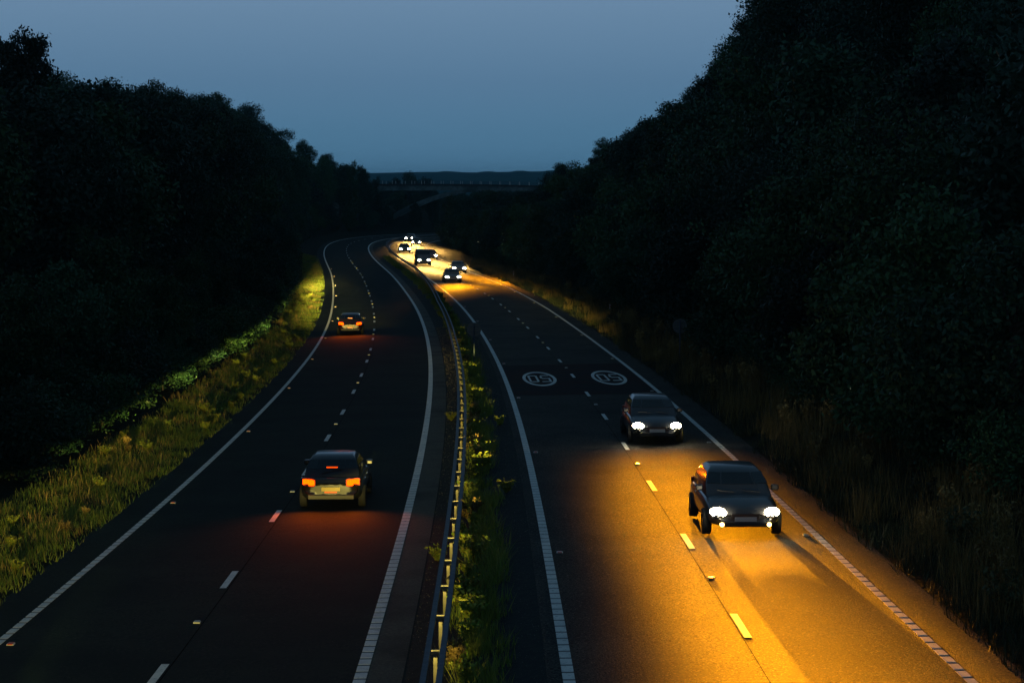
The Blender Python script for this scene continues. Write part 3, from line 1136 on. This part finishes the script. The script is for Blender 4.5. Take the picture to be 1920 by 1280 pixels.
def make_car(s, t, heading, body_col, label, group, head=None, tail=None, power=0, bcol=(1, .5, .08), W_=2.6, reach=45, van=False, name='car', fog=False, extra_tail=False, toe=1.0, soft=.45, up=0.):
    """heading +1 drives away from the camera, -1 towards it; local +Y is forward; s is the lamp end nearest the camera"""
    L, Wd = (4.9, 1.0) if van else (4.25, .90)
    roof = 2.15 if van else 1.46
    off = L / 2
    P = surf(s + off, t)
    rz = -psi(s + off) + (0 if heading > 0 else PI)
    root = empty(name, tuple(P + np.array([0, 0, .012])), rz)
    dzs = float(surf(s + off + 1, t)[2] - surf(s + off - 1, t)[2]) / 2
    root.rotation_euler = (math.atan(dzs) * heading, 0, rz)
    tag(root, label, 'van' if van else 'car', group)
    pm = paint(name + '_paint', body_col)
    h = L / 2
    # body cage
    belt = 1.12 if van else .93
    if van:
        st = [(-h, .86, .42, 1.02), (-h + .06, .97, .26, belt), (-1.4, 1.0, .22, belt), (0, 1.0, .22, belt), (1.1, 1.0, .22, belt), (1.7, .99, .22, 1.08), (2.2, .93, .26, .92), (h, .74, .38, .70)]
    else:
        st = [(-h, .76, .42, .78), (-h + .08, .85, .30, .92), (-1.6, .895, .22, .95), (-.7, .90, .20, .94), (.5, .90, .20, .93), (1.15, .895, .21, .91), (1.65, .87, .24, .82), (h - .1, .80, .30, .70), (h, .66, .40, .60)]
    mb = MB()
    rings = [ring_pts(*q) for q in st]
    nr = 2 * len(rings[0]) - 2
    for rg in rings:
        full = rg + [(-x, y, z) for x, y, z in rg[-2:0:-1]]
        mb.v += full
    for i in range(len(rings) - 1):
        for k in range(nr):
            a, b = i * nr + k, i * nr + (k + 1) % nr
            mb.f.append((a, b, b + nr, a + nr))
    mb.f.append(tuple(range(nr)))
    mb.f.append(tuple((len(rings) - 1) * nr + k for k in range(nr))[::-1])
    mb.build('body', pm, root, smooth=True, subsurf=2)

    # cabin shell
    def loop(z, yb, yf, w_):
        return [(-w_, yb, z), (-w_ * .55, yb - .10, z), (w_ * .55, yb - .10, z), (w_, yb, z), (w_, yf, z), (w_ * .55, yf + .16, z), (-w_ * .55, yf + .16, z), (-w_, yf, z)]
    if van:
        cab = [loop(belt - .12, -h + .16, 1.55, .93), (loop(belt + .35, -h + .20, 1.15, .92)), loop(roof - .14, -h + .26, .62, .86), loop(roof - .02, -h + .36, .45, .78)]
    else:
        cab = [loop(.86, -1.78, 1.02, .80), loop(1.12, -1.60, .60, .755), loop(1.36, -1.25, .16, .655), loop(roof, -.98, -.12, .56)]
    mb = MB()
    for lp in cab:
        mb.v += lp
    for i in range(3):
        for k in range(8):
            a, b = i * 8 + k, i * 8 + (k + 1) % 8
            mb.f.append((a, b, b + 8, a + 8))
    mb.f.append(tuple(24 + k for k in range(8)))
    mb.build('cabin', pm, root, smooth=True, bevel=.03)

    def panel(nm, i0_, i1_, ks, m=M['glass'], e=.010, ins=.06):
        a, b, c, d = Vector(cab[i0_][ks[0]]), Vector(cab[i0_][ks[1]]), Vector(cab[i1_][ks[1]]), Vector(cab[i1_][ks[0]])
        cen = (a + b + c + d) / 4
        nn = (b - a).cross(d - a).normalized()
        q = [p + (cen - p).normalized() * ins + nn * e for p in (a, b, c, d)]
        q2 = [p - nn * (e - .004) for p in q]
        pb = MB()
        pb.quad(*q)
        for k in range(4):
            pb.quad(q[k], q2[k], q2[(k + 1) % 4], q[(k + 1) % 4])
        return pb
    lo, hi = (1, 2)
    # merged facets of front and rear glass
    for nm, kk in (('windscreen', [(4, 5), (5, 6), (6, 7)]), ('rear_window', [(0, 1), (1, 2), (2, 3)])):
        if van and nm == 'rear_window':
            continue
        pb = MB()
        for ks in kk:
            for a_, b_ in ((lo, hi),):
                q = panel(nm, a_, b_, ks, ins=.022)
                n0 = len(pb.v)
                pb.v += q.v
                pb.f += [tuple(n0 + i for i in f_) for f_ in q.f]
        pb.build(nm, M['glass'], root)
    for ks in ((3, 4), (7, 0)):
        pb = panel('side_window', lo, hi, ks, ins=.12)
        pb.build('side_window', M['glass'], root)
    # lower trim, grille, bumper, plates
    mb = MB(); mb.box(-.60, .60, h - .10, h + .012, .30, .42); mb.build('bumper_grille', M['trim'], root, bevel=.02)
    mb = MB(); mb.box(-.34, .34, h - .12, h + .006, .50, .62); mb.build('grille', M['trim'], root, bevel=.015)
    mb = MB(); mb.box(-.26, .26, h + .004, h + .024, .43, .54); mb.build('number_plate', M['plate_w'], root)
    mb = MB(); mb.box(-.26, .26, -h - .03, -h - .002, .56, .67); mb.build('number_plate', M['plate_y'], root)
    mb = MB(); mb.box(-.66, .66, -h - .02, -h + .1, .32, .46); mb.build('rear_bumper_trim', M['trim'], root, bevel=.02)
    for k in range(4):
        mb = MB(); mb.box(-.31, .31, h + .004, h + .016, .513 + k * .027, .521 + k * .027); mb.build('grille_bar', M['chrome'], root)
    if not van:
        mb = MB(); mb.tube([(-.30, -1.80, 1.02), (.05, -1.74, 1.10), (.28, -1.72, 1.12)], .010, 5); mb.build('rear_wiper', M['trim'], root)
    for x0_ in (-.5, .12):
        zz_ = belt + (.07 if van else .06)
        yy_ = 1.70 if van else 1.06
        mb = MB(); mb.tube([(x0_, yy_, zz_ - .02), (x0_ + .42, yy_ - .06, zz_ + .02)], .010, 5); mb.build('wiper', M['trim'], root)
    for sx in (-1, 1):
        for yy_ in ((-.2, -1.2) if not van else (.9,)):
            mb = MB(); mb.box(sx * (.915 if not van else 1.005) - .015, sx * (.915 if not van else 1.005) + .015, yy_ - .09, yy_ + .09, .80, .825); mb.build('door_handle', M['chrome'], root, bevel=.008)
        mb = MB(); mb.box(sx * .93 - .09, sx * .93 + .09, (.95 if van else .55), (1.1 if van else .68), belt + .03, belt + .17)
        mb.build('door_mirror', pm, root, bevel=.03)
        # headlight
        hx, hy, hz = sx * .64, h - .17, (.78 if van else .64)
        mb = MB()
        N = 16
        fr = [(hx + .185 * math.cos(2 * PI * k / N), hy + .13 - .16 * (sx * math.cos(2 * PI * k / N)) * .5, hz + .105 * math.sin(2 * PI * k / N)) for k in range(N)]
        bk = [(x, y - .12, z) for x, y, z in fr]
        mb.poly(fr[::-1])
        for k in range(N):
            mb.quad(fr[k], bk[k], bk[(k + 1) % N], fr[(k + 1) % N])
        lens = mb.build('headlight', head or M['chrome'], root)
        if fog:
            mb = MB(); mb.tube([(sx * .56, h - .03, .36), (sx * .56, h + .03, .36)], .05, 12)
            mb.build('fog_light', M['head_fog'], root)
        if power:
            beam(root, (hx, h + .12, hz), power, bcol, W_, reach, hz, R(toe), soft, R(up))
        # tail light
        mb = MB()
        tz0, tz1 = (.95, 1.35) if van else (.72, .90)
        tx0, tx1 = (.80, .93) if van else (.46, .80)
        yy = -h + (.03 if van else .0)
        def lampq(x0_, x1_, z0_, z1_, dy):
            ex = (x1_ - x0_) * .18
            q = [(x0_, z0_ + .02), (x0_ + ex, z0_), (x1_ - ex, z0_), (x1_, z0_ + .04), (x1_, z1_ - .01), (x1_ - ex, z1_), (x0_ + ex, z1_ - .01), (x0_, z1_ - .03)]
            q = [(sx * x, yy - .055 + .115 * (x - tx0) / (tx1 - tx0) + dy, z) for x, z in q]
            if sx > 0:
                q = q[::-1]
            b_ = MB()
            b_.poly(q[::-1])
            q2 = [(x, y + .1, z) for x, y, z in q]
            for k in range(8):
                b_.quad(q[k], q[(k + 1) % 8], q2[(k + 1) % 8], q2[k])
            return b_
        lampq(tx0 - .03, tx1 + .02, tz0 - .03, tz1 + .03, .006).build('lamp_housing', M['stud_red'], root)
        mb = lampq(tx0, tx1, tz0, tz1, -.004)
        mb.build('tail_light', tail or M['stud_red'], root)
        if tail:
            d = bpy.data.lights.new('tail_glow', 'SPOT')
            d.energy, d.color, d.spot_size, d.spot_blend, d.shadow_soft_size = 130, (1, .13, .0), R(140), 1.0, .08
            g_ = bpy.data.objects.new('tail_glow', d)
            C.objects.link(g_)
            g_.parent = root
            g_.location = (sx * .63, -h - .12, .80)
            g_.rotation_euler = (R(-50), 0, 0)
    if extra_tail:
        mb = MB(); mb.box(-.16, .16, -1.66, -1.60, 1.16, 1.19)
        mb.box(-.17, .17, -h - .045, -h - .01, .52, .545)
        mb.build('brake_light', M['tail_dim'], root)
    # wheels
    for sx in (-1, 1):
        for wy in ((-1.45, 1.5) if van else (-1.30, 1.32)):
            wr = .34 if van else .315
            wl = empty('wheel', (sx * (.84 if not van else .92), wy, wr - .0))
            wl.parent = root
            mb = MB()
            N = 24
            prof = [(.10, .55), (.105, .90), (.085, 1.0), (-.085, 1.0), (-.105, .9), (-.10, .55)]
            for k in range(N):
                a = 2 * PI * k / N
                for px_, pr_ in prof:
                    mb.v.append((px_, wr * pr_ * math.cos(a), wr * pr_ * math.sin(a)))
            for k in range(N):
                for j in range(5):
                    a, b = k * 6 + j, ((k + 1) % N) * 6 + j
                    mb.f.append((a, b, b + 1, a + 1))
            mb.build('tyre', M['rubber'], wl, smooth=True)
            mb = MB()
            mb.tube([(-.085, 0, 0), (.085, 0, 0)], wr * .30, 12)
            for k in range(5):
                a = 2 * PI * k / 5
                c_, s__ = math.cos(a), math.sin(a)
                for xx in (sx * .075,):
                    w2 = .03
                    mb.quad((xx, -s__ * w2, c_ * w2), (xx, s__ * w2, -c_ * w2), (xx, wr * .58 * c_ + s__ * w2, wr * .58 * s__ - c_ * w2), (xx, wr * .58 * c_ - s__ * w2, wr * .58 * s__ + c_ * w2))
            mb.build('rim', M['rim'], wl)
    return root


ORANGE = (1, .335, .004)
HOT = (1, .54, .12)
GOLD = (.95, .74, .16)
# oncoming, near
make_car(39.5, 6.25, -1, (.03, .035, .045), 'oncoming car with lit white headlights just past the second speed roundel', None, head=M['head_near'], power=330000, bcol=ORANGE, W_=2.0, reach=36, toe=-.2, soft=.6)
make_car(21.5, 6.55, -1, (.06, .06, .065), 'nearest oncoming car, headlights and small amber fog lamps lit', None, head=M['head_near'], power=330000, bcol=ORANGE, W_=2.3, reach=34, fog=True, toe=-1.1, soft=.6)
# departing
make_car(30, -4.0, 1, (.02, .022, .026), 'nearest departing car with wide orange tail lights beside the lane dashes', None, tail=M['tail'], power=60000, bcol=GOLD, W_=3.5, reach=80, extra_tail=True, toe=-1.5)
make_car(106, -7.15, 1, (.03, .015, .012), 'far departing car with orange tail lights in the lane beside the verge', None, tail=M['tail'], power=1500000, bcol=GOLD, W_=3.6, reach=95, extra_tail=True, toe=3.6, up=.2, soft=.8)
# oncoming, in the bend
far = [(171, 3.75, (.05, .05, .05), False, 'first oncoming car of the bright cluster in the bend, in the lane beside the reserve', 12, 40000, ORANGE, 1),
       (198, 6.55, (.09, .09, .1), False, 'second oncoming car of the bright cluster, close to the orange lit grass', 42, 420000, ORANGE, 4.0),
       (221, 3.9, (.02, .03, .05), True, 'oncoming van in the middle of the bright cluster in the bend', 24, 260000, HOT, 3),
       (243, 6.6, (.06, .02, .02), False, 'oncoming car behind the van in the bright cluster', 28, 330000, HOT, 3),
       (268, 3.9, (.02, .02, .02), False, 'dark oncoming car in the reserve side lane, behind the van in the bend', 26, 330000, HOT, 3),
       (305, 6.5, (.05, .05, .05), False, 'last oncoming car but one, at the top of the bend', 26, 330000, HOT, 6),
       (332, 3.7, (.05, .05, .06), False, 'farthest oncoming car, lamps just clearing the bend', 26, 330000, HOT, 8)]
for s, t, c, v, lab, rch, pw, bc, toe in far:
    make_car(s, t, -1, c, lab, 'oncoming cars in the far bend', head=M['head_far'], power=pw, bcol=bc, W_=2.2, reach=rch, van=v, name='van' if v else 'car', toe=toe, soft=.6)
# two unseen departing cars, added under the camera's bridge for their beams on verges
make_car(0, -7.3, 1, (.05, .05, .055), 'unseen departing car in the verge side lane, added under the camera bridge for its beams', None, tail=M['tail'], power=1050000, bcol=GOLD, W_=3.9, reach=110, toe=4.3, up=1.25, soft=.7)
make_car(-12, -3.2, 1, (.05, .02, .02), 'unseen departing car in the reserve side lane, added under the camera bridge for its beams', None, tail=M['tail'], power=620000, bcol=GOLD, W_=3.4, reach=100, toe=-3.2, up=1.1, soft=.7)

# ------------------------------------------------------------------ haze over the whole place
hz = bpy.data.materials.new('haze')
hz.use_nodes = True
hn, hl_ = hz.node_tree.nodes, hz.node_tree.links
hn.remove(hn['Principled BSDF'])
pv = hn.new('ShaderNodeVolumePrincipled')
pv.inputs['Color'].default_value = (.35, .80, 1.0, 1)
pv.inputs['Density'].default_value = .00013
hl_.new(pv.outputs[0], hn['Material Output'].inputs['Volume'])
mb = MB(); mb.box(-9500, 9500, -2500, 20500, -14, 60)
tag(mb.build('haze', hz), 'thin blue evening haze', kind='stuff')
